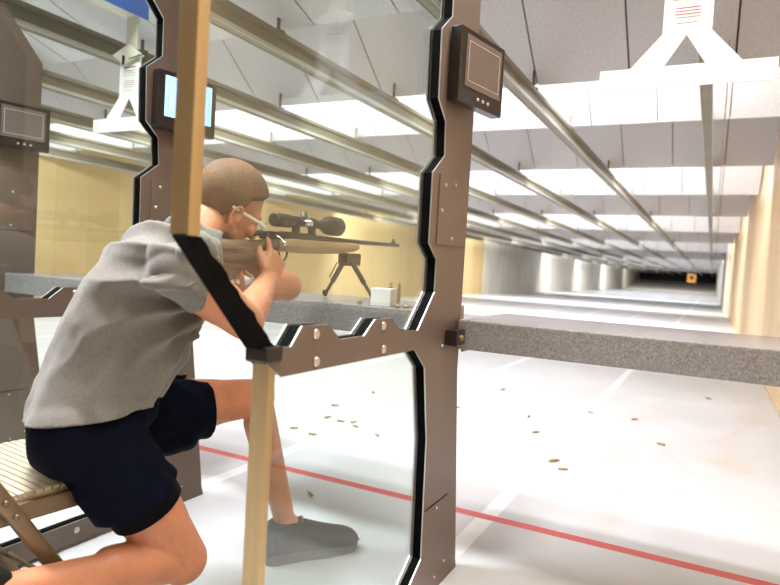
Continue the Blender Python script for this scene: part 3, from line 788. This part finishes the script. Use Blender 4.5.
def build_shirt():
    bm = bmesh.new()
    rt = Matrix.Rotation(math.radians(37), 3, 'Z') @ Matrix.Rotation(math.radians(-30), 3, 'X')
    capsule(bm, (-1.29, 1.28, .98), (-1.295, 1.305, 1.045), .085, .071)
    capsule(bm, (-1.285, 1.27, .985), SR, .078, .064); capsule(bm, (-1.285, 1.27, .985), SL, .078, .064)
    # trunk: sections from the hem up to the shoulders (back point, front point, half width)
    secs = [((-1.485, .965, .530), (-1.292, 1.172, .530), .196), ((-1.481, .971, .576), (-1.286, 1.180, .585), .194), ((-1.468, .985, .658), (-1.257, 1.210, .648), .184),
            ((-1.452, 1.003, .741), (-1.231, 1.239, .744), .172), ((-1.431, 1.025, .826), (-1.213, 1.258, .835), .172), ((-1.404, 1.054, .913), (-1.199, 1.272, .910), .178),
            ((-1.368, 1.092, .999), (-1.194, 1.278, .964), .172), ((-1.330, 1.134, 1.056), (-1.188, 1.284, 1.003), .140), ((-1.300, 1.170, 1.080), (-1.196, 1.280, 1.035), .085)]
    lat = V((-.73, .683, 0)).normalized(); prev = None; n = 64
    for (b_, f_, w_) in secs:
        b_, f_ = V(b_), V(f_); c = (b_+f_)/2; a_ = (f_-b_)/2
        k_ = max(0, min(1, (.70-c.z)/.12)); c = c-lat*.012*k_
        ring = []
        for k in range(n):
            t = 2*math.pi*k/n; ct, st = math.cos(t), math.sin(t); e = .86
            ring.append(bm.verts.new(c+a_*math.copysign(abs(ct)**e, ct)+lat*(w_*math.copysign(abs(st)**e, st))))
        if prev:
            for k in range(n): bm.faces.new((prev[k], prev[(k+1) % n], ring[(k+1) % n], ring[k]))
        else: bm.faces.new(ring[::-1])
        prev = ring
    bm.faces.new(prev)
    bmesh.ops.recalc_face_normals(bm, faces=bm.faces)
    ellipsoid(bm, V(SR)+V((-.020, -.004, .002)), (.064, .064, .064)); ellipsoid(bm, V(SL), (.068, .068, .068))
    bm = blend(bm, .0065, 12, .5)
    # open the hem, sleeves and collar
    cut(bm, V((-1.38, 1.07, .603)), V((.10, .10, -1)))
    nd = (hp((0, -.030, -.050))-V((-1.295, 1.30, 1.02))).normalized(); c = V((-1.295, 1.30, 1.02))+nd*.040
    cut(bm, c, nd)
    for (S, E_, r0, r1, t1) in ((SR, ER, .066, .066, .09), (SL, EL, .064, .068, .45)):
        sleeve(bm, V(S), V(E_), r0, r1, t1)
    # folds: pulled from the armpit towards the hem, plus fine crumpling
    arm = V((-1.17, 1.28, .90))
    bm.normal_update()
    for v in bm.verts:
        p = v.co; q = p-arm; ang_ = math.atan2(q.z, q.y); dist = q.length
        back = max(0, min(1, ((p-V((-1.40, 1.06, p.z))).dot(V((.68, .73, 0)))+.02)/.10))     # 0 on the back, 1 towards the front
        f = (1-2*abs(math.sin(ang_*9+2.0*noise.noise(p*4)+.6)))*.034*min(1, dist/.07)*max(0, 1-dist/.40)*back
        f += .009*(1-2*abs(math.sin(math.atan2(p.y-(1.075+.088*(p.z-.58)/.33), p.x+1.385-.085*(p.z-.58)/.33)*5+p.z*9+3*noise.noise(p*5))))*max(0, min(1, (.86-p.z)/.12))*(.35+.65*back)
        f += .006*noise.noise(V((p.x*8, p.y*8, p.z*4)))+.0025*noise.noise(p*26)
        v.co += v.normal*f
    push_out(bm, .006)
    for v in bm.verts:
        if v.co.z > .74: continue
        loc, no, ix, dist = SHORTS.find_nearest(v.co)
        sd = (v.co-loc).dot(no)
        out = V((v.co.x+1.375, v.co.y-1.08, 0))
        if sd < .009 and dist < .08 and no.dot(out.normalized()) > .15: v.co = loc+no*.009
    for _ in range(7): bmesh.ops.smooth_vert(bm, verts=[v for v in bm.verts if v.co.z < .735 and not v.is_boundary], factor=.5, use_axis_x=True, use_axis_y=True, use_axis_z=True)
    return evaluated_solid(bm, .0025)
def evaluated_solid(bm, t):
    return evaluated(bm, [('SOLIDIFY', dict(thickness=t, offset=-1)), ('SMOOTH', dict(iterations=1, factor=.4))])

# ---- shorts
def build_shorts():
    bm = bmesh.new()
    ellipsoid(bm, (-1.370, 1.08, .61), (.158, .128, .10), Matrix.Rotation(math.radians(32), 3, 'Z'))
    ellipsoid(bm, (-1.322, 1.005, .548), (.106, .118, .104)); ellipsoid(bm, (-1.435, 1.08, .545), (.108, .12, .106))
    s, e = V(HR)+V((0, 0, -.03)), V(KR); capsule(bm, s, s.lerp(e, .8), .100, .118)
    s, e = V(HL), V(KL); capsule(bm, s, s.lerp(e, .78), .104, .106); capsule(bm, s+V((0, .08, -.05)), s.lerp(e, .45)+V((0, 0, -.055)), .09, .085)
    bm = blend(bm, .0065, 7, .5)
    cut(bm, V((-1.32, 1.06, .685)), V((0, .15, 1)))
    s, e = V(HR), V(KR); d = (e-s).normalized(); c = s.lerp(e, .46); cut(bm, c, (d+V((0, 0, -.15))).normalized(), c+d*.12, .20)
    s, e = V(HL), V(KL); d = (e-s).normalized(); c = s.lerp(e, .60); cut(bm, c, (d+V((0, 0, .12))).normalized(), c+d*.10, .19)
    bm.normal_update()
    for v in bm.verts:
        p = v.co; v.co += v.normal*(.009*noise.noise(V((p.x*8, p.y*14, p.z*9)))+.004*noise.noise(p*24)+.003*math.sin((p.y*1.3+p.z)*60+5*noise.noise(p*7)))
    push_out(bm, .007)
    return evaluated_solid(bm, .0025)
bm = build_shorts(); bm.normal_update(); SHORTS = BVHTree.FromBMesh(bm); link_bm('shorts', bm, M['shorts'], person, True)
bm = build_shirt(); link_bm('shirt', bm, M['shirt'], person, True)
bm = bmesh.new(); s, e = V(HR), V(KR); capsule(bm, s, s.lerp(e, .95), .106, .083, 32)
bm = blend(bm, .0065, 3); d = (e-s).normalized(); c = s.lerp(e, .57); cut(bm, c, d); cut(bm, s.lerp(e, .3), -d); push_out(bm, .004); bm = evaluated_solid(bm, .002)
o = link_bm('undershort', bm, M['liner'], person, True); o['label'] = 'tight black under-short'

# ---- safety glasses
gl = bmesh.new()
for s in (-1, 1):
    capsule(gl, hp((s*.080, -.030, -.004)), hp((s*.074, .075, .000)), .0030, .0034, 10, 3, sc0=(1.6, .6))
    capsule(gl, hp((s*.074, .070, .000)), hp((s*.060, .102, -.002)), .0055, .0055, 10, 3, sc0=(1.6, .6))
g = link_bm('safety_glasses', gl, M['spec'], person, True); g['label'] = 'clear pale safety glasses'
lb = bmesh.new()
n = 14; top = []; bot = []
for i in range(n+1):
    t = -1+2*i/n; x = t*.068; y = .118-.030*abs(t)**2.2
    top.append(hp((x, y, .014))); bot.append(hp((x, y-.003, -.026+.012*(abs(t)**3)+(.010 if abs(t) < .1 else 0))))
vt = [lb.verts.new(p) for p in top]; vb = [lb.verts.new(p) for p in bot]
for i in range(n): lb.faces.new((vt[i], vt[i+1], vb[i+1], vb[i]))
lb = evaluated(lb, [('SOLIDIFY', dict(thickness=.002, offset=0))])
link_bm('lens', lb, M['lens'], g, True)
for s in (-1, 1):
    bm = bmesh.new(); ellipsoid(bm, hp((s*.030, .0835, -.006)), (.0105, .0105, .0105), seg=16); link_bm('eye', bm, M['boxw'], person, True)

# ---- shoes
def shoe(name, heel, toe, up, label=None):
    """a running shoe: local Y heel to toe, Z up"""
    heel, toe = V(heel), V(toe); L = (toe-heel).length; y = (toe-heel).normalized(); up = V(up); z = (up-y*up.dot(y)).normalized(); x = y.cross(z)
    mt = Matrix((x, y, z)).transposed().to_4x4(); mt.translation = heel
    bm = bmesh.new(); s = L/.30
    loft(bm, [(.0, .050, .020, .030), (.012, .064, .033, .050), (.05, .070, .038, .058), (.09, .070, .040, .058), (.13, .064, .043, .050), (.18, .054, .047, .041), (.23, .045, .048, .034), (.265, .041, .044, .030), (.290, .036, .034, .024), (.303, .032, .018, .014), (.306, .030, .008, .006)], 24)
    lathe(bm, (0, .052, .07), (0, -.10, 1), [(0, .040), (.045, .048), (.052, .045)], 20)
    bm = blend(bm, .005, 4); bmesh.ops.transform(bm, matrix=mt @ Matrix.Scale(s, 4), verts=bm.verts)
    sh = link_bm(name, bm, M['shoe'], person, True)
    if label: sh['label'] = label
    bm = bmesh.new()
    out = [(-.020, .0), (-.034, .02), (-.036, .07), (-.036, .12), (-.046, .19), (-.048, .235), (-.038, .275), (-.018, .302), (.010, .306), (.034, .285), (.044, .24), (.044, .19), (.036, .12), (.036, .07), (.034, .02), (.020, .0)]
    prism(bm, out, 'Z', 0, .028); bm = evaluated(bm, [('BEVEL', dict(width=.006, segments=2))]); bmesh.ops.transform(bm, matrix=mt @ Matrix.Scale(s, 4), verts=bm.verts)
    so = link_bm('sole', bm, M['sole'], sh); so['label'] = 'grey foam sole'
    bm = bmesh.new()
    for k in range(5):
        yy = .105+.022*k; zz = .124-.0145*k
        capsule(bm, (-.024, yy, zz-.008), (.0, yy+.008, zz+.003), .0025, .0025, 8, 2); capsule(bm, (.0, yy+.008, zz+.003), (.024, yy, zz-.008), .0025, .0025, 8, 2)
    bmesh.ops.transform(bm, matrix=mt @ Matrix.Scale(s, 4), verts=bm.verts); link_bm('laces', bm, M['lace'], sh, True)
shoe('running_shoe', (-1.248, 1.652, 0), (-1.066, 1.930, 0), (0, 0, 1))
shoe('running_shoe', (-1.29, .755, .362), (-1.30, .58, .14), (0, .78, -.62))

# ---------------------------------------------------------------- folding chair
ch = empty('folding_chair', (-1.55, .93, 0)); ch.rotation_euler = (0, 0, 0)
tag(ch, 'folding chair with ribbed beige seat and bronze steel frame under the shooter', 'chair')
rot = Matrix.Rotation(math.radians(-6), 4, 'Z')
bm = bmesh.new(); n = 22
for k in range(n):
    y0 = -.22+k*.02; box(bm, (-.20, y0, .428), (.212, y0+.0165, .446), bev=.002)
box(bm, (-.20, -.22, .420), (.212, .22, .436))
bmesh.ops.transform(bm, matrix=rot, verts=bm.verts); link_bm('seat', bm, M['seat'], ch)
def chair_part(nm, segs, r=.010, flat=False):
    bm = bmesh.new()
    for a, b in segs:
        if flat: capsule(bm, a, b, r, r, 12, 3, sc0=(1.7, .55), xaxis=(0, 1, .3))
        else: capsule(bm, a, b, r, r, 12, 3)
    bmesh.ops.transform(bm, matrix=rot, verts=bm.verts); return link_bm(nm, bm, M['chair'], ch, True)
for s in (-1, 1):
    x = s*.212
    bm = bmesh.new(); box(bm, (x-.008+(.008 if s > 0 else -.008), -.23, .385), (x+.008+(.008 if s > 0 else -.008), .225, .428), bev=.003); bmesh.ops.transform(bm, matrix=rot, verts=bm.verts); link_bm('seat_rail', bm, M['chair'], ch)
    x2 = x+s*.026
    lg = chair_part('front_leg', [((x2, -.273, .74), (x2, .20, .012))], .011, True)
    for t in (.405, .455):
        p = V((x2, -.273, .74)).lerp(V((x2, .20, .012)), t); bm = bmesh.new(); lathe(bm, p, (s, 0, 0), [(0, .007), (.012, .007), (.0135, .004)], 12)
        bmesh.ops.transform(bm, matrix=rot, verts=bm.verts); link_bm('rivet', bm, M['chair'], lg, True)
    chair_part('rear_leg', [((x-s*.016, -.10, .40), (x-s*.016, -.34, .012))], .011, True)
chair_part('cross_bar', [((-.238, .17, .10), (.238, .17, .10))], .007)
bm = bmesh.new(); box(bm, (-.22, -.345, .62), (.22, -.325, .76), bev=.006); bmesh.ops.transform(bm, matrix=rot, verts=bm.verts); link_bm('backrest', bm, M['seat'], ch)

# ---------------------------------------------------------------- camera
cd = bpy.data.cameras.new('camera'); cam = bpy.data.objects.new('camera', cd); col.objects.link(cam)
f = 630.; cx, cy = 390., 292.5
def dvec(u, v): return V((u-cx, -(v-cy), -f)).normalized()
Yc = dvec(712.5, 286); Xc = -dvec(-841, 195); Xc = (Xc-Yc*Xc.dot(Yc)).normalized(); Zc = Xc.cross(Yc)
R = Matrix((Xc, Yc, Zc))
cam.matrix_world = Matrix.Translation((0, 0, H)) @ R.to_4x4()
cd.sensor_width = 36; cd.lens = f/780*36; cd.clip_start = .02; cd.clip_end = 300
cd.dof.use_dof = True; cd.dof.focus_distance = 1.95; cd.dof.aperture_fstop = 3.2
sc.camera = cam

w = bpy.data.worlds.new('world'); sc.world = w; w.use_nodes = True
w.node_tree.nodes['Background'].inputs[0].default_value = (.9, .93, 1, 1); w.node_tree.nodes['Background'].inputs[1].default_value = .1
sc.view_settings.view_transform = 'Standard'; sc.view_settings.look = 'None'; sc.view_settings.gamma = 1
sc.view_settings.exposure = 0.0; sc.view_settings.use_curve_mapping = False
